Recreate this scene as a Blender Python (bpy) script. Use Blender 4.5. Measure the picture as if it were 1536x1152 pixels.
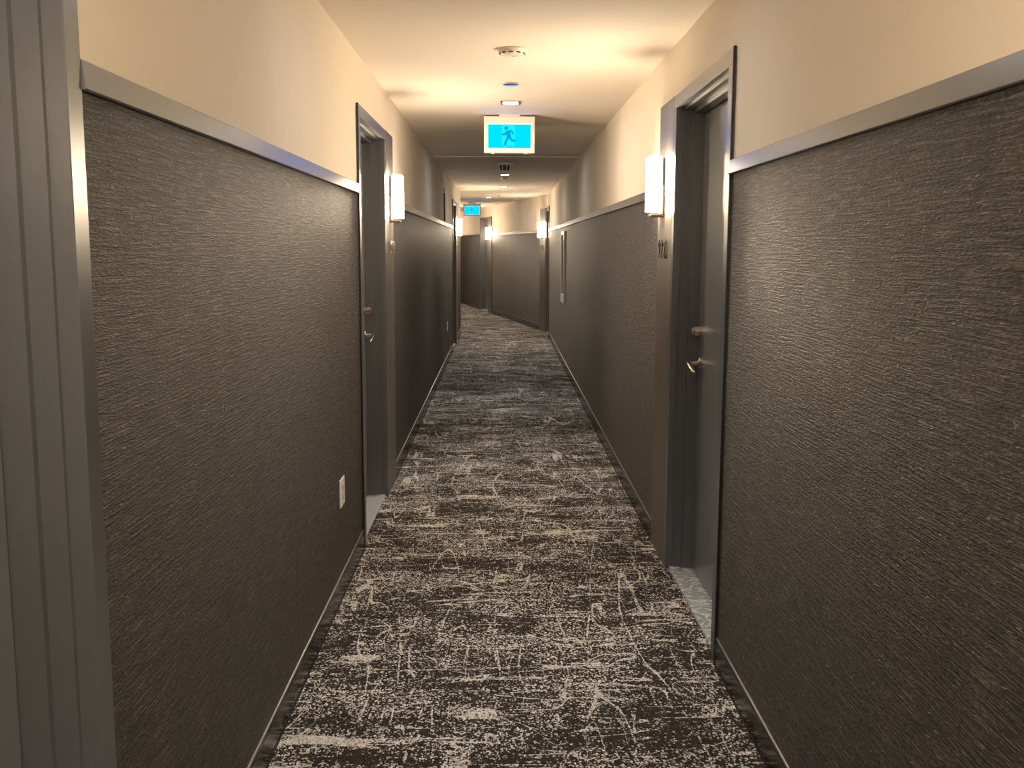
import bpy, bmesh, math
from mathutils import Matrix, Vector

for o in list(bpy.data.objects):
    bpy.data.objects.remove(o, do_unlink=True)
SC = bpy.context.scene
COL = SC.collection

# ------------------------------------------------------------------ camera, world, exposure
cam_data = bpy.data.cameras.new('camera')
cam = bpy.data.objects.new('camera', cam_data)
COL.objects.link(cam)
right = Vector((0.99992308, -0.0116595, 0.00422871))
fwd = Vector((0.01212338, 0.9907884, -0.13487537))
upv = Vector((-0.00261717, 0.13491627, 0.99085355))
M = Matrix.Identity(4)
for i in range(3):
    M[i][0], M[i][1], M[i][2] = right[i], upv[i], -fwd[i]
M.translation = Vector((0, 0, 1.5))
cam.matrix_world = M
cam_data.sensor_width = 36.0
cam_data.lens = 1513.8 / 1536 * 36.0
cam_data.clip_start = 0.02
cam_data.clip_end = 200
SC.camera = cam

world = bpy.data.worlds.new('world')
SC.world = world
world.use_nodes = True
world.node_tree.nodes['Background'].inputs[0].default_value = (1.0, 0.85, 0.7, 1)
world.node_tree.nodes['Background'].inputs[1].default_value = 0.0

SC.view_settings.view_transform = 'Standard'
SC.view_settings.look = 'None'
SC.view_settings.gamma = 1.0
SC.view_settings.use_curve_mapping = False
SC.view_settings.exposure = 0.12

SCONCE_STRENGTH = 165.0
SCONCE_ENDS = 28.0
SCONCE_COLOR = (1.0, 0.79, 0.55)
DOWNLIGHT_WATTS = 68.0
DOWNLIGHT_LENS = 125.0
DOWNLIGHT_COLOR = (1.0, 0.97, 0.94)
EXIT_STRENGTH = 12.0

# ------------------------------------------------------------------ dimensions
XL, XR = -0.685, 0.794
CEIL, RAIL_T, RAIL_B, BASE_H = 2.41, 1.795, 1.747, 0.095
D_TOP, D_OPEN = 2.172, 2.112
CAS = 0.058          # casing width
PROUD = 0.014        # casing thickness in front of the wall
REC = 0.108          # depth of the door face behind the wall

# ------------------------------------------------------------------ materials
def new_mat(name):
    m = bpy.data.materials.new(name)
    m.use_nodes = True
    nt = m.node_tree
    return m, nt, nt.nodes['Principled BSDF']

def N(nt, typ, **kw):
    n = nt.nodes.new(typ)
    for k, v in kw.items():
        setattr(n, k, v)
    return n

def ramp(nt, stops, interp='LINEAR'):
    r = nt.nodes.new('ShaderNodeValToRGB')
    r.color_ramp.interpolation = interp
    el = r.color_ramp.elements
    while len(el) < len(stops):
        el.new(0.5)
    for e, (p, c) in zip(el, stops):
        e.position = p
        e.color = (c[0], c[1], c[2], 1) if not isinstance(c, (int, float)) else (c, c, c, 1)
    return r

def noise(nt, vec, scale=(1, 1, 1), nscale=1.0, detail=2.0, rough=0.5, dist=0.0, loc=(0, 0, 0)):
    mp = nt.nodes.new('ShaderNodeMapping')
    mp.inputs['Scale'].default_value = scale
    mp.inputs['Location'].default_value = loc
    nt.links.new(vec, mp.inputs['Vector'])
    n = nt.nodes.new('ShaderNodeTexNoise')
    n.inputs['Scale'].default_value = nscale
    n.inputs['Detail'].default_value = detail
    n.inputs['Roughness'].default_value = rough
    n.inputs['Distortion'].default_value = dist
    nt.links.new(mp.outputs[0], n.inputs['Vector'])
    return n.outputs['Fac']

def math_n(nt, op, a, b=None, c=None, clamp=False):
    n = nt.nodes.new('ShaderNodeMath')
    n.operation = op
    n.use_clamp = clamp
    for i, v in enumerate((a, b, c)):
        if v is None:
            continue
        if isinstance(v, (int, float)):
            n.inputs[i].default_value = v
        else:
            nt.links.new(v, n.inputs[i])
    return n.outputs[0]

def smooth(nt, v, a, b, to0=0.0, to1=1.0):
    n = nt.nodes.new('ShaderNodeMapRange')
    n.interpolation_type = 'SMOOTHSTEP'
    nt.links.new(v, n.inputs['Value'])
    n.inputs['From Min'].default_value = a
    n.inputs['From Max'].default_value = b
    n.inputs['To Min'].default_value = to0
    n.inputs['To Max'].default_value = to1
    return n.outputs['Result']

def bump(nt, bsdf, height, strength, distance):
    b = nt.nodes.new('ShaderNodeBump')
    b.inputs['Strength'].default_value = strength
    b.inputs['Distance'].default_value = distance
    nt.links.new(height, b.inputs['Height'])
    nt.links.new(b.outputs[0], bsdf.inputs['Normal'])

def objcoord(nt):
    return nt.nodes.new('ShaderNodeTexCoord').outputs['Object']

def plain(name, col, rough=0.5, metal=0.0, spec=0.5, var=0.06, grain=40.0, bmp=0.0, bdist=0.0005):
    m, nt, b = new_mat(name)
    v = objcoord(nt)
    f = noise(nt, v, nscale=grain, detail=3)
    r = ramp(nt, [(0.3, tuple(c * (1 - var) for c in col)), (0.7, tuple(min(1, c * (1 + var)) for c in col))])
    nt.links.new(f, r.inputs[0])
    nt.links.new(r.outputs[0], b.inputs['Base Color'])
    b.inputs['Roughness'].default_value = rough
    b.inputs['Metallic'].default_value = metal
    b.inputs['Specular IOR Level'].default_value = spec
    if bmp:
        bump(nt, b, f, bmp, bdist)
    return m

def emit_mat(name, col, strength, base=(0.8, 0.8, 0.8), spec=0.5):
    m, nt, b = new_mat(name)
    b.inputs['Specular IOR Level'].default_value = spec
    b.inputs['Base Color'].default_value = (*base, 1)
    b.inputs['Emission Color'].default_value = (*col, 1)
    b.inputs['Emission Strength'].default_value = strength
    b.inputs['Roughness'].default_value = 0.4
    return m

MAT = {}
MAT['ceiling'] = plain('ceiling_paint', (0.74, 0.67, 0.58), 0.85, var=0.015, grain=3, bmp=0.05)
MAT['wall'] = plain('beige_wall_paint', (0.80, 0.715, 0.60), 0.75, var=0.015, grain=3, spec=0.3, bmp=0.04)
MAT['paint'] = plain('grey_satin_paint', (0.086, 0.090, 0.099), 0.285, var=0.04, grain=60, spec=0.85)
MAT['door'] = plain('grey_door_paint', (0.145, 0.153, 0.166), 0.28, var=0.03, grain=50, spec=0.9)
MAT['panel'] = plain('bronze_grey_panel', (0.105, 0.088, 0.074), 0.40, var=0.05, grain=60, spec=0.5)
MAT['base'] = plain('black_vinyl', (0.012, 0.011, 0.010), 0.22, spec=0.5, var=0.2, grain=20, bmp=0.25, bdist=0.002)
MAT['cap'] = plain('baseboard_edge_glint', (0.42, 0.40, 0.38), 0.3, 0.8)  # pale metallic tone stands in for light caught on the baseboard's top edge
MAT['steel'] = plain('brushed_nickel', (0.62, 0.56, 0.48), 0.22, 1.0, var=0.03, grain=200)
MAT['black'] = plain('black_plastic', (0.01, 0.01, 0.01), 0.4)
MAT['white'] = plain('white_plastic', (0.80, 0.78, 0.74), 0.4, var=0.01)
MAT['offwhite'] = plain('cream_plastic', (0.72, 0.66, 0.58), 0.45, var=0.01)
MAT['housing'] = plain('exit_housing_plastic', (0.82, 0.74, 0.64), 0.4, var=0.01)
MAT['coverplate'] = plain('polished_cover_plate', (0.85, 0.85, 0.85), 0.2, 1.0, var=0.01)
MAT['darkmetal'] = plain('dark_trim_metal', (0.10, 0.10, 0.09), 0.5, 0.3)
MAT['gap'] = plain('dark_joint', (0.006, 0.006, 0.006), 0.8)
MAT['glass'] = plain('dark_glass', (0.06, 0.05, 0.045), 0.08, spec=0.6)
MAT['light'] = emit_mat('sconce_diffuser', SCONCE_COLOR, SCONCE_STRENGTH)
MAT['light_end'] = emit_mat('sconce_diffuser_end', SCONCE_COLOR, SCONCE_ENDS)
MAT['plate'] = plain('tan_metal_plate', (0.16, 0.125, 0.095), 0.4, var=0.03)
MAT['lens'] = emit_mat('downlight_lens', DOWNLIGHT_COLOR, DOWNLIGHT_LENS)
MAT['exit'] = emit_mat('exit_cyan', (0.0, 0.060, 0.32), EXIT_STRENGTH, (0.0, 0.01, 0.015), 0.0)
MAT['exit_door'] = emit_mat('exit_pale_cyan', (0.001, 0.070, 0.32), EXIT_STRENGTH, (0.0, 0.01, 0.015), 0.0)
MAT['exit_man'] = emit_mat('exit_dark_teal', (0.0, 0.031, 0.055), EXIT_STRENGTH, (0.0, 0.01, 0.015), 0.0)
MAT['exit_edge'] = emit_mat('exit_rim', (0.35, 0.85, 0.9), 0.9, (0.4, 0.6, 0.6))

def wallcovering():
    m, nt, b = new_mat('woven_wallcovering')
    v = objcoord(nt)
    wob = noise(nt, v, (3, 3, 3), 1.0, 2)
    # wobble the threads a little
    sep = N(nt, 'ShaderNodeSeparateXYZ'); nt.links.new(v, sep.inputs[0])
    z2 = math_n(nt, 'MULTIPLY_ADD', wob, 0.008, sep.outputs['Z'])
    cmb = N(nt, 'ShaderNodeCombineXYZ')
    nt.links.new(sep.outputs['X'], cmb.inputs['X']); nt.links.new(sep.outputs['Y'], cmb.inputs['Y'])
    nt.links.new(z2, cmb.inputs['Z'])
    w = cmb.outputs[0]
    thread = noise(nt, w, (8, 8, 185), 1.0, 4, 0.62)
    fine = noise(nt, w, (60, 60, 380), 1.0, 2, 0.6)
    slub = noise(nt, w, (34, 34, 120), 1.0, 2, 0.5, loc=(3, 1, 7))
    slubs = smooth(nt, slub, 0.64, 0.76)
    h = math_n(nt, 'ADD', math_n(nt, 'MULTIPLY', thread, 0.62), math_n(nt, 'MULTIPLY', fine, 0.40))
    h = math_n(nt, 'ADD', h, math_n(nt, 'MULTIPLY', slubs, 0.30))
    r = ramp(nt, [(0.39, (0.005, 0.0040, 0.0036)), (0.52, (0.038, 0.0308, 0.0272)), (0.65, (0.17, 0.143, 0.128))])
    nt.links.new(h, r.inputs[0])
    big = noise(nt, v, (0.9, 0.9, 0.6), 1.0, 2)
    hs = N(nt, 'ShaderNodeHueSaturation')
    hs.inputs['Saturation'].default_value = 0.95
    nt.links.new(smooth(nt, big, 0.3, 0.7, 0.88, 1.12), hs.inputs['Value'])
    nt.links.new(r.outputs[0], hs.inputs['Color'])
    nt.links.new(hs.outputs[0], b.inputs['Base Color'])
    b.inputs['Roughness'].default_value = 0.5
    b.inputs['Specular IOR Level'].default_value = 0.42
    bump(nt, b, h, 1.0, 0.009)
    return m
MAT['wallcovering'] = wallcovering()

def carpet():
    m, nt, b = new_mat('distressed_carpet')
    v = objcoord(nt)
    # per tuft random value
    vor = N(nt, 'ShaderNodeTexVoronoi'); vor.inputs['Scale'].default_value = 185
    mp = N(nt, 'ShaderNodeMapping'); mp.inputs['Scale'].default_value = (1.0, 0.75, 1)
    nt.links.new(v, mp.inputs[0]); nt.links.new(mp.outputs[0], vor.inputs['Vector'])
    sepc = N(nt, 'ShaderNodeSeparateColor'); nt.links.new(vor.outputs['Color'], sepc.inputs[0])
    rnd = sepc.outputs[0]
    # worn patches, stretched across the corridor
    patch = noise(nt, v, (2.3, 4.2, 1), 1.0, 5, 0.62, 0.4)
    patch2 = noise(nt, v, (15, 34, 1), 1.0, 4, 0.65, 0.3, (4, 2, 0))
    # rectangular blocks
    blk = N(nt, 'ShaderNodeTexVoronoi'); blk.distance = 'CHEBYCHEV'; blk.inputs['Scale'].default_value = 1.5
    nt.links.new(v, blk.inputs['Vector'])
    sb = N(nt, 'ShaderNodeSeparateColor'); nt.links.new(blk.outputs['Color'], sb.inputs[0])
    p = math_n(nt, 'MULTIPLY', smooth(nt, patch, 0.38, 0.66), 0.30)
    p = math_n(nt, 'ADD', p, math_n(nt, 'MULTIPLY', smooth(nt, patch2, 0.46, 0.68), 0.28))
    p = math_n(nt, 'ADD', p, math_n(nt, 'MULTIPLY', sb.outputs[0], 0.10))
    # scratch lines: thin contour lines of stretched noises, broken up
    def lines(scale, width, loc, brk_scale, dist=0.15):
        f = noise(nt, v, scale, 1.0, 1.5, 0.4, dist, loc)
        d = math_n(nt, 'ABSOLUTE', math_n(nt, 'SUBTRACT', f, 0.5))
        l = smooth(nt, d, width, width * 0.3)
        br = smooth(nt, noise(nt, v, brk_scale, 1.0, 2, loc=loc), 0.46, 0.58)
        return math_n(nt, 'MULTIPLY', l, br)
    l1 = lines((0.8, 5.5, 1), 0.013, (1, 5, 0), (4, 3, 1))
    l2 = lines((5.0, 0.7, 1), 0.011, (8, 2, 0), (3, 3, 1))
    l3 = lines((2.4, 3.0, 1), 0.008, (3, 9, 0), (3, 5, 1), 0.8)
    l5 = lines((9.0, 2.2, 1), 0.012, (2, 6, 0), (4, 5, 1), 0.5)
    l4 = lines((1.4, 12, 1), 0.018, (7, 1, 0), (5, 6, 1))
    ln = math_n(nt, 'MAXIMUM', math_n(nt, 'MAXIMUM', l1, l2), math_n(nt, 'MAXIMUM', math_n(nt, 'MAXIMUM', l3, l5), l4))
    p = math_n(nt, 'ADD', p, math_n(nt, 'MULTIPLY', ln, 0.66))
    p = math_n(nt, 'ADD', p, -0.01)
    mask = smooth(nt, math_n(nt, 'SUBTRACT', p, rnd), -0.08, 0.12)
    dark = ramp(nt, [(0.0, (0.018, 0.0140, 0.0115)), (1.0, (0.046, 0.0375, 0.032))])
    nt.links.new(sepc.outputs[1], dark.inputs[0])
    lite = ramp(nt, [(0.0, (0.34, 0.32, 0.295)), (1.0, (0.74, 0.71, 0.665))])
    nt.links.new(sepc.outputs[2], lite.inputs[0])
    mx = N(nt, 'ShaderNodeMix'); mx.data_type = 'RGBA'
    nt.links.new(mask, mx.inputs[0]); nt.links.new(dark.outputs[0], mx.inputs[6]); nt.links.new(lite.outputs[0], mx.inputs[7])
    nt.links.new(mx.outputs[2], b.inputs['Base Color'])
    b.inputs['Roughness'].default_value = 0.95
    b.inputs['Specular IOR Level'].default_value = 0.1
    h = math_n(nt, 'SUBTRACT', 1.0, vor.outputs['Distance'])
    bump(nt, b, h, 0.6, 0.004)
    return m
MAT['carpet'] = carpet()

def marble():
    m, nt, b = new_mat('grey_veined_threshold')
    v = objcoord(nt)
    f = noise(nt, v, (6, 6, 6), 1.0, 3, 0.5, 3.2)
    d = math_n(nt, 'ABSOLUTE', math_n(nt, 'SUBTRACT', f, 0.5))
    vein = smooth(nt, d, 0.05, 0.01)
    r = ramp(nt, [(0.0, (0.27, 0.29, 0.305)), (1.0, (0.66, 0.69, 0.70))])
    nt.links.new(vein, r.inputs[0])
    nt.links.new(r.outputs[0], b.inputs['Base Color'])
    b.inputs['Roughness'].default_value = 0.3
    return m
MAT['marble'] = marble()
MAT['stone'] = plain('pale_grey_threshold', (0.40, 0.43, 0.46), 0.35, var=0.05, grain=8)

# ------------------------------------------------------------------ mesh builder in wall coordinates (s, d, z)
class MB:
    def __init__(self):
        self.bm = bmesh.new()
    def box(self, x0, x1, y0, y1, z0, z1, bevel=0.0, seg=2):
        vs = [self.bm.verts.new((x, y, z)) for x in (x0, x1) for y in (y0, y1) for z in (z0, z1)]
        F = [(0, 1, 3, 2), (4, 6, 7, 5), (0, 4, 5, 1), (2, 3, 7, 6), (0, 2, 6, 4), (1, 5, 7, 3)]
        fs = [self.bm.faces.new([vs[i] for i in f]) for f in F]
        if bevel:
            es = set(e for f in fs for e in f.edges)
            bmesh.ops.bevel(self.bm, geom=list(es), offset=bevel, segments=seg, affect='EDGES', profile=0.5)
        return self
    def prism(self, poly, a0, a1, axes):
        """poly: 2D points placed on axes[0], axes[1]; extruded along axes[2] from a0 to a1"""
        def pt(p, a):
            c = [0, 0, 0]
            c[axes[0]], c[axes[1]], c[axes[2]] = p[0], p[1], a
            return c
        A = [self.bm.verts.new(pt(p, a0)) for p in poly]
        B = [self.bm.verts.new(pt(p, a1)) for p in poly]
        n = len(poly)
        self.bm.faces.new(A); self.bm.faces.new(list(reversed(B)))
        for i in range(n):
            self.bm.faces.new((A[i], B[i], B[(i + 1) % n], A[(i + 1) % n]))
        return self
    def lathe(self, prof, c, axis=2, n=32):
        """prof: (r, h) points, closed at both ends on the axis"""
        u, v = [(1, 2), (2, 0), (0, 1)][axis]
        rings = []
        for r, h in prof:
            if r < 1e-6:
                p = list(c); p[axis] += h
                rings.append([self.bm.verts.new(p)])
            else:
                ring = []
                for i in range(n):
                    a = 2 * math.pi * i / n
                    p = list(c); p[axis] += h; p[u] += r * math.cos(a); p[v] += r * math.sin(a)
                    ring.append(self.bm.verts.new(p))
                rings.append(ring)
        for A, B in zip(rings, rings[1:]):
            for i in range(n):
                j = (i + 1) % n
                if len(A) == 1 and len(B) == 1:
                    continue
                if len(A) == 1:
                    self.bm.faces.new((A[0], B[i], B[j]))
                elif len(B) == 1:
                    self.bm.faces.new((A[i], B[0], A[j]))
                else:
                    self.bm.faces.new((A[i], B[i], B[j], A[j]))
        return self
    def tube(self, pts, rad, n=12):
        pts = [Vector(p) for p in pts]
        rads = rad if isinstance(rad, (list, tuple)) else [rad] * len(pts)
        rings = []
        for k, p in enumerate(pts):
            t = (pts[min(k + 1, len(pts) - 1)] - pts[max(k - 1, 0)]).normalized()
            ref = Vector((0, 0, 1)) if abs(t.z) < 0.9 else Vector((1, 0, 0))
            a = t.cross(ref).normalized(); b2 = t.cross(a)
            rings.append([self.bm.verts.new(p + (a * math.cos(2 * math.pi * i / n) + b2 * math.sin(2 * math.pi * i / n)) * rads[k]) for i in range(n)])
        for A, B in zip(rings, rings[1:]):
            for i in range(n):
                j = (i + 1) % n
                self.bm.faces.new((A[i], B[i], B[j], A[j]))
        self.bm.faces.new(rings[0]); self.bm.faces.new(list(reversed(rings[-1])))
        return self
    def stroke(self, pts, width, y, axes_y=1, depth=0.001):
        """flat thick strokes in the x-z plane at y (used for the pictogram)"""
        for (x0, z0), (x1, z1) in zip(pts, pts[1:]):
            d = Vector((x1 - x0, z1 - z0)); L = d.length
            if L < 1e-6:
                continue
            d /= L; nrm = Vector((-d.y, d.x)) * width / 2; e = d * width * 0.25
            poly = [(x0 - e.x + nrm.x, z0 - e.y + nrm.y), (x1 + e.x + nrm.x, z1 + e.y + nrm.y),
                    (x1 + e.x - nrm.x, z1 + e.y - nrm.y), (x0 - e.x - nrm.x, z0 - e.y - nrm.y)]
            self.prism(poly, y, y + depth, (0, 2, 1))
        return self
    def mesh(self, name, mat, sg=1, smooth_shade=False):
        if sg < 0:
            for v in self.bm.verts:
                v.co.y = -v.co.y
        bmesh.ops.recalc_face_normals(self.bm, faces=self.bm.faces[:])
        me = bpy.data.meshes.new(name)
        self.bm.to_mesh(me); self.bm.free()
        me.materials.append(mat)
        if smooth_shade:
            for p in me.polygons:
                p.use_smooth = True
            try:
                me.set_sharp_from_angle(angle=math.radians(35))
            except Exception:
                pass
        return me
    def build(self, name, mat, parent=None, matrix=None, sg=1, smooth_shade=False):
        o = bpy.data.objects.new(name, self.mesh(name, mat, sg, smooth_shade))
        COL.objects.link(o)
        if parent is not None:
            o.parent = parent
        if matrix is not None:
            o.matrix_local = matrix
        return o

def empty(name, matrix):
    o = bpy.data.objects.new(name, None)
    o.empty_display_size = 0.1
    COL.objects.link(o)
    o.matrix_world = matrix
    return o

def thing(o, label, cat, group=None):
    o['label'] = label
    o['category'] = cat
    if group:
        o['group'] = group
    return o

def struct(o, label=None):
    o['kind'] = 'structure'
    if label:
        o['label'] = label
    return o

class Run:
    """a straight stretch of wall: s along it, d out of it into the corridor, z up"""
    def __init__(self, p0, p1, sg):
        p0, p1 = Vector(p0), Vector(p1)
        self.len = (p1 - p0).length
        u = (p1 - p0) / self.len
        self.sg = sg
        m = Matrix.Identity(4)
        m[0][0], m[1][0] = u.x, u.y
        m[0][1], m[1][1] = -u.y, u.x
        m.translation = Vector((p0.x, p0.y, 0))
        self.M = m
    def at(self, s, d, z):
        return self.M @ Matrix.Translation((s, self.sg * d, z))

KINK = 6.2
RUN_L = Run((XL, -4.5), (XL, 17.55), -1)
RUN_R1 = Run((XR, -4.5), (XR, 5.6), 1)
RUN_R2 = Run((XR, 5.6), (0.82, 17.88), 1)
RUN_C = Run((0.82, 17.88), (-2.60, 34.92), 1)
dv = Vector((-3.42, 17.04)).normalized()
RUN_D = Run((XL, 17.55), (XL + dv.x * 16.9, 17.55 + dv.y * 16.9), -1)
RUN_BACK = Run((-0.9, -4.5), (1.0, -4.5), 1)
RUN_END = Run((0, 0), (1, 0), 1)

# openings: (s0, s1, panel side, panel width)
OPEN = {
    'L': [(4.5 + 0.69, 4.5 + 1.618, 'lo', 0.40), (4.5 + 4.962, 4.5 + 5.975, 'hi', 0.395), (4.5 + 14.62, 4.5 + 15.60, 'hi', 0.42)],
    'R1': [(4.5 - 1.00, 4.5 - 0.03, 'hi', 0.40)],
    'R1b': [(4.5 + 3.552, 4.5 + 4.585, 'hi', 0.40)],
    'R2': [(11.32, 12.22, None, 0)],
    'C': [(5.55, 6.49, 'lo', 0.42)],
    'D': [],
}
ALL = {'L': (RUN_L, OPEN['L']), 'R1': (RUN_R1, OPEN['R1'] + OPEN['R1b']), 'R2': (RUN_R2, OPEN['R2']),
       'C': (RUN_C, OPEN['C']), 'D': (RUN_D, [])}
SIDE = {'L': 'left', 'R1': 'right', 'R2': 'right', 'C': 'right', 'D': 'left'}
EXTRA = {'L': [], 'R1': [], 'R2': [], 'C': [(0.0, 0.46)], 'D': []}   # panel of the last right door stands on the angled wall

# ------------------------------------------------------------------ floor and ceiling
struct(MB().box(-5.6, 1.4, -4.6, 35.5, -0.12, 0.0).build('floor', MAT['carpet']),
       'dark brown carpet with worn cream scratches running down the corridor')
struct(MB().box(-5.6, 1.4, -4.6, 10.45, CEIL, CEIL + 0.12).box(-5.6, 1.4, 10.45, 35.5, CEIL - 0.010, CEIL + 0.12).build('ceiling', MAT['ceiling']),
       'smooth cream painted ceiling with one cross joint')

# ------------------------------------------------------------------ walls, wall covering, rails, baseboards
RAILS = 0
def wall_run(key):
    global RAILS
    run, ops = ALL[key]
    sg = run.sg
    side = SIDE[key]
    TH = 0.19
    b = MB()
    cur = 0.0
    for (s0, s1, ps, pw) in sorted(ops):
        b.box(cur, s0 - 0.03, -TH, 0, 0, CEIL)
        b.box(s0 - 0.03, s1 + 0.03, -TH, 0, D_OPEN + 0.03, CEIL)
        cur = s1 + 0.03
    b.box(cur, run.len, -TH, 0, 0, CEIL)
    root = struct(b.build('wall_' + side, MAT['wall'], None, run.M, sg),
                  {'L': 'left corridor wall, beige above the rail', 'R1': 'near right corridor wall, beige above the rail',
                   'R2': 'far right corridor wall, beige above the rail', 'C': 'angled wall closing the far view after the bend',
                   'D': 'left wall hidden after the bend'}[key])
    # stretches free of doors
    blocked = []
    for (s0, s1, ps, pw) in sorted(ops):
        lo, hi = s0 - CAS, s1 + CAS
        if ps == 'lo':
            lo -= pw
        if ps == 'hi':
            hi += pw
        blocked.append((lo, hi))
    blocked += EXTRA[key]
    blocked.sort()
    free = []
    cur = 0.0
    for lo, hi in blocked:
        if lo - cur > 0.02:
            free.append((cur, lo))
        cur = max(cur, hi)
    if run.len - cur > 0.02:
        free.append((cur, run.len))
    for (f0, f1) in free:
        n = max(1, round((f1 - f0) / 1.30))
        for i in range(n):
            a = f0 + (f1 - f0) * i / n
            c = f0 + (f1 - f0) * (i + 1) / n
            MB().box(a + 0.0004, c - 0.0004, 0.0, 0.0035, 0.0, RAIL_B + 0.004).build('wallcovering_sheet', MAT['wallcovering'], root, None, sg)
        RAILS += 1
        rail = MB()
        prof = [(0, RAIL_B + 0.004), (0.009, RAIL_B + 0.004), (0.009, RAIL_B), (0.018, RAIL_B), (0.020, RAIL_B + 0.002), (0.0152, RAIL_T - 0.002), (0.013, RAIL_T), (0, RAIL_T)]
        rail.prism(prof, f0, f1, (1, 2, 0))
        struct(rail.build('trim_%d' % RAILS, MAT['paint'], None, run.M, sg), 'grey painted chair rail on the ' + side + ' wall')
        bb = MB().prism([(0, 0), (0.016, 0), (0.0115, 0.008), (0.0105, 0.085), (0.009, BASE_H), (0, BASE_H)], f0, f1, (1, 2, 0))
        bo = struct(bb.build('baseboard_' + side, MAT['base'], None, run.M, sg), 'glossy black baseboard along the ' + side + ' wall')
        MB().prism([(0, BASE_H), (0.009, BASE_H), (0.0075, BASE_H + 0.003), (0, BASE_H + 0.004)], f0, f1, (1, 2, 0)).build('baseboard_cap', MAT['cap'], bo, None, sg)  # strip drawn as the bright reflection along the baseboard's top edge
for k in ('L', 'R1', 'R2', 'C', 'D'):
    wall_run(k)

struct(MB().box(-0.9, 1.0, -4.7, -4.5, 0, CEIL).build('wall_back', MAT['wall']), 'wall behind the camera')
e0 = RUN_C.at(RUN_C.len - 0.1, 0, 0)
struct(MB().box(0, 0.15, -0.3, 1.9, 0, CEIL).build('wall_far', MAT['wall'], None, e0), 'wall at the end of the hidden corridor stretch')

# ------------------------------------------------------------------ doors
STEP1, STEP2 = -0.009, -0.027
def jamb_profile(s, sign):
    """plan profile of one jamb; sign +1: the opening lies towards +s"""
    pts = [(CAS, 0.0006), (CAS, PROUD - 0.002), (CAS - 0.002, PROUD), (0.002, PROUD), (0, PROUD - 0.002), (0, -0.020), (-0.0105, -0.020),
           (-0.0105, -0.060), (STEP2, -0.060), (STEP2, -0.165), (0.026, -0.165), (0.026, 0.0006)]
    return [(s - sign * u, d) for u, d in pts]

def head_profile(z):
    pts = [(CAS, 0.0006), (CAS, PROUD - 0.002), (CAS - 0.002, PROUD), (0.002, PROUD), (0, PROUD - 0.002), (0, -0.020), (-0.0105, -0.020),
           (-0.0105, -0.060), (STEP2, -0.060), (STEP2, -0.165), (0.026, -0.165), (0.026, 0.0006)]
    return [(d, z + u) for u, d in pts]

DOORS = 0
def door(run, s0, s1, ps, pw, label, stone, latch='hi', panel_run=None, panel_span=None):
    global DOORS
    DOORS += 1
    sg = run.sg
    c = (s0 + s1) / 2
    root = struct(empty('door_%d' % DOORS, run.at(c, 0, 0)), label)
    a, b = s0 - c, s1 - c
    MB().prism(jamb_profile(a, 1), 0, D_OPEN, (0, 1, 2)).build('frame_jamb', MAT['paint'], root, None, sg)
    MB().prism(jamb_profile(b, -1), 0, D_OPEN, (0, 1, 2)).build('frame_jamb', MAT['paint'], root, None, sg)
    MB().prism(head_profile(D_OPEN), a - CAS, b + CAS, (1, 2, 0)).build('frame_head', MAT['paint'], root, None, sg)
    if ps:
        p0, p1 = (b + CAS + 0.002, b + CAS + pw) if ps == 'hi' else (a - CAS - pw, a - CAS - 0.002)
        MB().box(p0, p1, 0.0006, PROUD, 0, D_TOP, 0.0015).build('side_panel', MAT['panel'], root, None, sg)
    if panel_run:
        mm = root.matrix_world.inverted() @ panel_run.at(0, 0, 0)
        MB().box(panel_span[0], panel_span[1], 0.0006, PROUD, 0, D_TOP, 0.0015).build('side_panel', MAT['panel'], root, mm, panel_run.sg)
    MB().box(a + 0.001, b - 0.001, -REC - 0.02, -0.004, 0.0, 0.013, 0.003).build('threshold', stone, root, None, sg)
    slab = MB().box(a + 0.030, b - 0.030, -REC - 0.045, -REC, 0.016, D_OPEN - 0.030, 0.002).build('door_slab', MAT['door'], root, None, sg)
    lo = a - CAS - (pw if ps == 'lo' else 0)
    MB().box(lo - 0.0022, lo - 0.0001, 0.0045, PROUD - 0.0012, 0, D_TOP - 0.001).build('edge_strip', MAT['black'], root, None, sg)
    # hardware
    k = 1 if latch == 'hi' else -1
    L = (b if k > 0 else a) - k * 0.082
    h = MB()
    h.lathe([(0, 0), (0.027, 0), (0.027, 0.012), (0.025, 0.030), (0.020, 0.034), (0.020, 0.046), (0, 0.046)], (L, -REC, 1.128), 1, 28)
    h.build('deadbolt', MAT['steel'], slab, None, sg, True)
    h = MB()
    h.lathe([(0, 0), (0.029, 0), (0.029, 0.006), (0.025, 0.011), (0.013, 0.014), (0.011, 0.050), (0, 0.052)], (L, -REC, 0.985), 1, 28)
    h.tube([(L, -REC + 0.052, 0.985), (L - k * 0.012, -REC + 0.056, 0.985), (L - k * 0.04, -REC + 0.056, 0.981), (L - k * 0.075, -REC + 0.054, 0.970),
            (L - k * 0.105, -REC + 0.052, 0.958), (L - k * 0.118, -REC + 0.046, 0.954)], [0.010, 0.011, 0.010, 0.009, 0.009, 0.007], 14)
    h.build('lever_handle', MAT['steel'], slab, None, sg, True)
    MB().lathe([(0, 0), (0.008, 0), (0.008, 0.003), (0.004, 0.004), (0, 0.002)], (0.0, -REC, 1.50), 1, 16).build('peephole', MAT['steel'], slab, None, sg, True)
    return root

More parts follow.
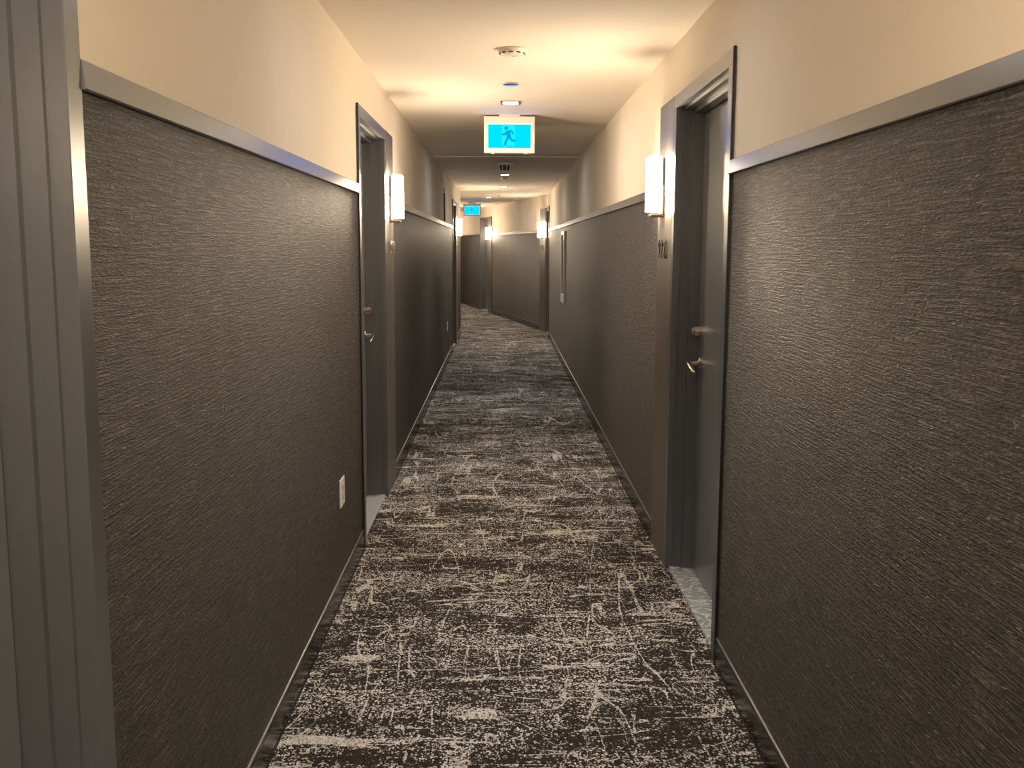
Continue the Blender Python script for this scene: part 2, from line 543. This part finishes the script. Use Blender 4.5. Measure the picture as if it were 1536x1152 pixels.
door(RUN_L, *OPEN['L'][0], 'grey door frame at the near left edge of the corridor', MAT['stone'], 'lo')
door(RUN_L, *OPEN['L'][1], 'recessed grey door on the left wall before the exit sign', MAT['stone'])
door(RUN_L, *OPEN['L'][2], 'farthest grey door on the left wall, just before the bend', MAT['stone'])
door(RUN_R1, *OPEN['R1'][0], 'door on the right wall behind the camera', MAT['marble'])
door(RUN_R1, *OPEN['R1b'][0], 'recessed grey door on the right wall with veined threshold', MAT['marble'])
door(RUN_R2, *OPEN['R2'][0], 'farthest door on the right wall, at the bend', MAT['marble'], 'hi', RUN_C, (0.05, 0.46))
door(RUN_C, *OPEN['C'][0], 'grey door in the angled far wall', MAT['marble'], 'lo')

# ------------------------------------------------------------------ wall sconces
def sconce(run, s, label, z=1.663):
    sg = run.sg
    r = empty('wall_sconce', run.at(s, PROUD + 0.0005, z))
    thing(r, label, 'wall lamp', 'white box sconces beside the doors')
    d = MB().box(-0.058, 0.058, 0.016, 0.076, 0.004, 0.264, 0.006, 3).build('diffuser', MAT['light'], r, None, sg, True)
    d.data.materials.append(MAT['light_end'])
    for p in d.data.polygons:
        if abs(p.normal.z) > 0.6:
            p.material_index = 1
    MB().box(-0.054, 0.054, 0.010, 0.0165, 0.008, 0.260, 0.001).build('back_pan', MAT['white'], r, None, sg)
    MB().box(-0.058, 0.058, 0.0, 0.010, -0.020, 0.130, 0.002).build('backplate', MAT['plate'], r, None, sg)
    MB().box(-0.056, 0.056, 0.009, 0.062, -0.018, -0.006, 0.002).build('bracket', MAT['plate'], r, None, sg)
    return r
S_R = 4.5 + 4.91
S_L = 4.5 + 6.262
sconce(RUN_R1, S_R, 'lit white box sconce beside the nearest right door')
sconce(RUN_L, S_L, 'lit white box sconce beside the left door in front of the exit sign')
sconce(RUN_L, 4.5 + 15.9, 'lit white box sconce beside the farthest left door')
sconce(RUN_C, 0.28, 'lit white box sconce at the bend by the farthest right door')
sconce(RUN_C, 5.55 - CAS - 0.11, 'small distant lit sconce beside the door in the angled far wall')
sconce(RUN_D, 4.6, 'added unseen sconce just past the bend, lighting the angled wall')  # unseen lamp added to brighten the angled far wall
sconce(RUN_D, 9.2, 'added unseen sconce deep past the bend, lighting the angled wall')  # another added lamp out of view, also brightening the angled wall
sconce(RUN_L, 4.5 + 0.69 - CAS - 0.2, 'lit sconce beside the near left door, outside the frame')
sconce(RUN_R1, 4.5 - 0.03 + CAS + 0.2, 'added unseen sconce on the right wall, lighting the near walls')  # added out of view beside the camera to brighten the near walls

# ------------------------------------------------------------------ room numbers
def numeral_mesh(ch, mat):
    cu = bpy.data.curves.new('numeral', 'FONT')
    cu.body = ch
    cu.size = 0.118
    cu.extrude = 0.002
    cu.offset = 0.0022
    cu.align_x = 'CENTER'
    tmp = bpy.data.objects.new('tmp', cu)
    COL.objects.link(tmp)
    dg = bpy.context.evaluated_depsgraph_get()
    me = bpy.data.meshes.new_from_object(tmp.evaluated_get(dg))
    bpy.data.objects.remove(tmp, do_unlink=True)
    me.materials.clear()
    me.materials.append(mat)
    return me
NUM = {(c, k): numeral_mesh(c, MAT[k]) for c in '92345' for k in ('black', 'steel')}

def room_number(run, s, text, label, finish, z=1.452):
    sg = run.sg
    r = empty('room_number', run.at(s, PROUD + 0.0005, z))
    thing(r, label, 'room number', 'raised room numbers beside the doors')
    for i, ch in enumerate(text):
        o = bpy.data.objects.new('numeral', NUM[ch, finish])
        COL.objects.link(o)
        o.parent = r
        off = (i - (len(text) - 1) / 2) * 0.076
        m = Matrix.Identity(4)
        # reading direction r = -sg * s ; up = z ; normal = into the corridor (local y = sg)
        m[0][0] = -sg
        m[0][1], m[1][1], m[2][1] = 0, 0, 1
        m[0][2], m[1][2], m[2][2] = 0, sg, 0
        m.translation = Vector((-sg * off, sg * 0.009, 0))
        o.matrix_local = m
    return r
room_number(RUN_R1, S_R - 0.055, '922', 'raised dark numerals 922 beside the nearest right door', 'black')
room_number(RUN_L, S_L, '923', 'raised metal numerals below the sconce of the left door', 'steel')
room_number(RUN_L, 4.5 + 15.9, '925', 'tiny distant numerals beside the farthest left door', 'steel')
room_number(RUN_C, 0.27, '924', 'tiny distant numerals below the sconce at the bend', 'black')

# ------------------------------------------------------------------ exit signs
def exit_sign(matrix, label):
    r = empty('exit_sign', matrix)        # origin: centre of the housing underside, facing -y
    thing(r, label, 'exit sign', 'hanging running man exit signs')
    W, H = 0.354, 0.250
    T = 0.028
    sx0, sx1, sz0, sz1 = -0.1535, 0.155, 0.029, 0.201
    hb = MB()
    hb.box(-W/2, sx0, -T, T, 0, H, 0.004).box(sx1, W/2, -T, T, 0, H, 0.004).box(sx0 - 0.004, sx1 + 0.004, -T, T, sz1, H, 0.004)
    hb.box(sx0 - 0.004, sx1 + 0.004, -T, T, 0, sz0, 0.004).box(sx0, sx1, 0.0, T - 0.002, sz0, sz1)
    hb.box(-0.125, -0.105, -0.012, 0.012, -0.005, 0.002, 0.001).box(0.105, 0.125, -0.012, 0.012, -0.005, 0.002, 0.001)
    hb.build('housing', MAT['housing'], r)
    br = MB().box(-0.0725, 0.0725, -0.022, 0.022, H - 0.002, H + 0.031, 0.003)
    br.build('ceiling_bracket', MAT['housing'], r)
    rim = MB()
    e = 0.005
    rim.box(sx0, sx1, -0.020, -0.004, sz1 - e, sz1).box(sx0, sx1, -0.020, -0.004, sz0, sz0 + e)
    rim.box(sx0, sx0 + e, -0.020, -0.004, sz0 + e, sz1 - e).box(sx1 - e, sx1, -0.020, -0.004, sz0 + e, sz1 - e)
    scr = MB().box(sx0 + e, sx1 - e, -0.013, 0.0, sz0 + e, sz1 - e).build('lit_screen', MAT['exit'], r)
    rim.build('screen_rim', MAT['exit_edge'], r)
    K = 0.000289
    def P(x, y):
        return ((x - 724) * K, (975 - y) * K)
    x0, z0 = P(540, 862); x1, z1 = P(862, 308)
    MB().box(x0, x1, -0.0138, -0.013, z0, z1).build('pictogram_door', MAT['exit_door'], scr)
    g = MB()
    cx, cz = P(648, 385)
    g.prism([(cx + 0.0135 * math.cos(2 * math.pi * i / 18), cz + 0.0135 * math.sin(2 * math.pi * i / 18)) for i in range(18)], -0.0148, -0.0138, (0, 2, 1))
    w = 0.0125
    y = -0.0148
    S = lambda pts, ww=w: g.stroke([P(*p) for p in pts], ww, y)
    S([(690, 470), (705, 540), (712, 605)], 0.028)
    S([(700, 458), (780, 452), (812, 520)])
    S([(670, 470), (612, 532), (556, 530)])
    S([(690, 600), (650, 680), (612, 775)], 0.015)
    S([(722, 580), (775, 662), (868, 685)], 0.015)
    S([(545, 800), (590, 818)], 0.005)
    S([(625, 770), (672, 828), (850, 828)], 0.005)
    g.build('running_figure', MAT['exit_man'], scr)
    return r
exit_sign(Matrix.Translation((0.0625, 7.23, 2.148)), 'large near hanging exit sign with a cyan running man screen')
exit_sign(Matrix.Translation((-0.578, 21.0, 2.119)) @ Matrix.Rotation(math.radians(4), 4, 'Z'), 'small distant cyan exit sign hanging by the bend')

# ------------------------------------------------------------------ ceiling fittings
def czat(y):
    return CEIL if y < 10.45 else CEIL - 0.010

def downlight(x, y, label, rot=0.0, power=1.0):
    z = czat(y)
    r = empty('recessed_downlight', Matrix.Translation((x, y, z)) @ Matrix.Rotation(rot, 4, 'Z'))
    thing(r, label, 'ceiling light', 'small square downlights along the ceiling')
    a, b, t = 0.064, 0.048, 0.007
    f = MB()
    f.box(-a, a, -a, -b, -t, 0, 0.001).box(-a, a, b, a, -t, 0, 0.001).box(-a, -b, -b, b, -t, 0, 0.001).box(b, a, -b, b, -t, 0, 0.001)
    f.build('trim_frame', MAT['darkmetal'], r)
    MB().box(-b, b, -b, b, -0.003, 0).build('lens', MAT['lens'], r)
    ld = bpy.data.lights.new('downlight_lamp', 'SPOT')
    ld.energy = DOWNLIGHT_WATTS * power
    ld.color = DOWNLIGHT_COLOR
    ld.spot_size = math.radians(96)
    ld.spot_blend = 1.0
    ld.shadow_soft_size = 0.04
    lo = bpy.data.objects.new('lamp', ld)
    COL.objects.link(lo)
    lo.parent = r
    lo.location = (0, 0, -0.012)
    return r
for (x, y, lab) in [
    (0.064, -2.9, 'square downlight behind the camera, far back'),
    (0.064, 0.25, 'square downlight above the camera'),
    (0.064, 3.40, 'square downlight just above the top of the frame'),
    (0.064, 6.60, 'nearest visible square downlight, just in front of the large exit sign'),
    (0.064, 9.75, 'square downlight hidden behind the large exit sign'),
    (0.058, 12.95, 'square downlight behind the hanging smoke detector'),
    (0.052, 15.6, 'square downlight near the far end of the straight corridor'),
    (-0.213, 18.9, 'distant square downlight at the bend'),
    (-1.0, 22.3, 'square downlight past the bend, beyond the distant exit sign'),
    (-1.65, 25.5, 'square downlight deep in the hidden corridor stretch')]:
    downlight(x, y, lab, 0.0 if y < 17 else 0.2, 2.2 if y < 1 else 1.0)

def smoke_detector(x, y, label):
    r = empty('smoke_detector', Matrix.Translation((x, y, czat(y))))
    thing(r, label, 'smoke detector')
    MB().lathe([(0, 0), (0.073, 0), (0.073, -0.006), (0.070, -0.009), (0, -0.009)], (0, 0, 0), 2, 40).build('base_ring', MAT['offwhite'], r, None, 1, True)
    MB().lathe([(0, -0.008), (0.066, -0.008), (0.062, -0.018), (0.052, -0.026), (0.040, -0.031), (0.022, -0.034), (0, -0.034)], (0, 0, 0), 2, 40).build('body', MAT['offwhite'], r, None, 1, True)
    for i in range(10):
        a = 2 * math.pi * i / 10 + 0.2
        m = Matrix.Rotation(a, 4, 'Z')
        MB().box(0.0535, 0.0605, -0.010, 0.010, -0.0235, -0.0175, 0.001).build('vent_slot', MAT['gap'], r, m)
    MB().lathe([(0, -0.0335), (0.012, -0.0335), (0.011, -0.037), (0, -0.037)], (0.01, -0.012, 0), 2, 20).build('test_button', MAT['white'], r, None, 1, True)
    return r
smoke_detector(0.054, 4.86, 'round cream smoke detector on the ceiling closest to the viewer')

def hanging_detector(x, y, label):
    r = empty('smoke_detector', Matrix.Translation((x, y, czat(y))))
    thing(r, label, 'smoke detector')
    MB().lathe([(0, 0), (0.100, 0), (0.100, -0.012), (0.088, -0.026), (0, -0.026)], (0, 0, 0), 2, 40).build('base_ring', MAT['offwhite'], r, None, 1, True)
    MB().lathe([(0, -0.024), (0.062, -0.024), (0.052, -0.080), (0, -0.080)], (0, 0, 0), 2, 36).build('sensor_chamber', MAT['black'], r, None, 1, True)
    for i in range(8):
        m = Matrix.Rotation(2 * math.pi * (i + 0.5) / 8, 4, 'Z')
        MB().prism([(0.061, -0.022), (0.075, -0.022), (0.058, -0.086), (0.046, -0.086)], -0.005, 0.005, (0, 2, 1)).build('cage_rib', MAT['offwhite'], r, m)
    MB().lathe([(0, -0.082), (0.060, -0.082), (0.060, -0.094), (0.050, -0.102), (0, -0.104)], (0, 0, 0), 2, 36).build('cover', MAT['white'], r, None, 1, True)
    return r
hanging_detector(0.047, 11.2, 'ribbed smoke detector hanging behind the large exit sign')

def sprinkler_cover(x, y, label, rad=0.045):
    r = empty('sprinkler_cover', Matrix.Translation((x, y, czat(y))))
    thing(r, label, 'sprinkler', 'round concealed sprinkler covers')
    MB().lathe([(0, 0), (rad * 0.7, 0), (rad * 0.7, -0.006), (0, -0.006)], (0, 0, 0), 2, 32).build('collar', MAT['gap'], r, None, 1, True)
    MB().lathe([(0, -0.005), (rad, -0.005), (rad, -0.008), (rad * 0.95, -0.0095), (0, -0.0095)], (0, 0, 0), 2, 36).build('cover_plate', MAT['coverplate'], r, None, 1, True)
    return r
sprinkler_cover(0.057, 5.86, 'round white sprinkler cover between the near smoke detector and downlight')
sprinkler_cover(0.050, 13.6, 'small round sprinkler cover beyond the hanging smoke detector')
sprinkler_cover(-0.040, 18.15, 'tiny round sprinkler cover near the bend')

# ------------------------------------------------------------------ wall outlets
def outlet(run, s, z, label):
    sg = run.sg
    r = empty('wall_outlet', run.at(s, 0.0036, z))
    thing(r, label, 'outlet', 'white outlets low on the left wall')
    MB().box(-0.058, 0.058, 0, 0.006, -0.060, 0.060, 0.0025).build('cover_plate', MAT['white'], r, None, sg)
    ins = MB().box(-0.022, 0.022, 0.005, 0.008, -0.036, 0.036, 0.001).build('receptacle', MAT['offwhite'], r, None, sg)
    for zz in (-0.020, 0.020):
        sl = MB()
        sl.box(-0.009, -0.006, 0.0075, 0.0083, zz - 0.006, zz + 0.006).box(0.006, 0.009, 0.0075, 0.0083, zz - 0.005, zz + 0.005).box(-0.002, 0.002, 0.0075, 0.0083, zz - 0.012, zz - 0.008)
        sl.build('socket_slots', MAT['gap'], ins, None, sg)
    for zz in (-0.049, 0.049):
        MB().lathe([(0, 0), (0.003, 0), (0.003, 0.0015), (0, 0.0018)], (0, 0.0058, zz), 1, 12).build('screw', MAT['steel'], r, None, sg, True)
    return r
outlet(RUN_L, 4.5 + 4.255, 0.450, 'white outlet low on the wall before the nearest left door')
outlet(RUN_L, 4.5 + 13.05, 0.478, 'tiny distant white outlet low on the wall before the farthest left door')

# ------------------------------------------------------------------ fire hose cabinet on the right, slim access panel on the left
def cabinet(run, s0, s1, z0, z1):
    sg = run.sg
    c = (s0 + s1) / 2
    w = (s1 - s0) / 2
    h = z1 - z0
    r = empty('fire_hose_cabinet', run.at(c, 0.0036, z0))
    thing(r, 'tall narrow white-framed cabinet set in the far right wall', 'cabinet')
    f = MB()
    f.box(-w, -w + 0.045, 0, 0.026, 0, h, 0.002).box(w - 0.045, w, 0, 0.026, 0, h, 0.002).box(-w + 0.045, w - 0.045, 0, 0.026, h - 0.045, h, 0.002)
    f.box(-w + 0.045, w - 0.045, 0, 0.026, 0, 0.10, 0.002)
    f.build('frame', MAT['white'], r, None, sg)
    d = MB().box(-w + 0.046, w - 0.046, 0, 0.012, 0.101, h - 0.046, 0.001).build('door_panel', MAT['glass'], r, None, sg)
    MB().box(-w + 0.07, -w + 0.085, 0.012, 0.020, h * 0.45, h * 0.6, 0.002).build('pull_handle', MAT['steel'], d, None, sg)
    return r
cabinet(RUN_R2, 12.42 - 5.6, 13.05 - 5.6, 0.805, 1.690)

def access_panel(run, s, z0, z1):
    sg = run.sg
    r = empty('access_panel', run.at(s, 0.0, z0))
    thing(r, 'slim raised beige panel standing on the left rail before the farthest door', 'panel')
    h = z1 - z0
    MB().box(0, 0.9, 0.0004, 0.017, 0, h, 0.001).build('panel_face', MAT['wall'], r, None, sg)
    MB().box(-0.010, 0.0, 0.0004, 0.018, 0.0, h - 0.02, 0.001).build('painted_shade_edge', MAT['black'], r, None, sg)  # black strip stands in for shade on the panel's near side
    MB().box(-0.03, 0.03, 0.0004, 0.030, h, h + 0.045, 0.006).build('sensor_cap', MAT['white'], r, None, sg)
    return r
access_panel(RUN_L, 4.5 + 12.42, RAIL_T + 0.001, 2.155)
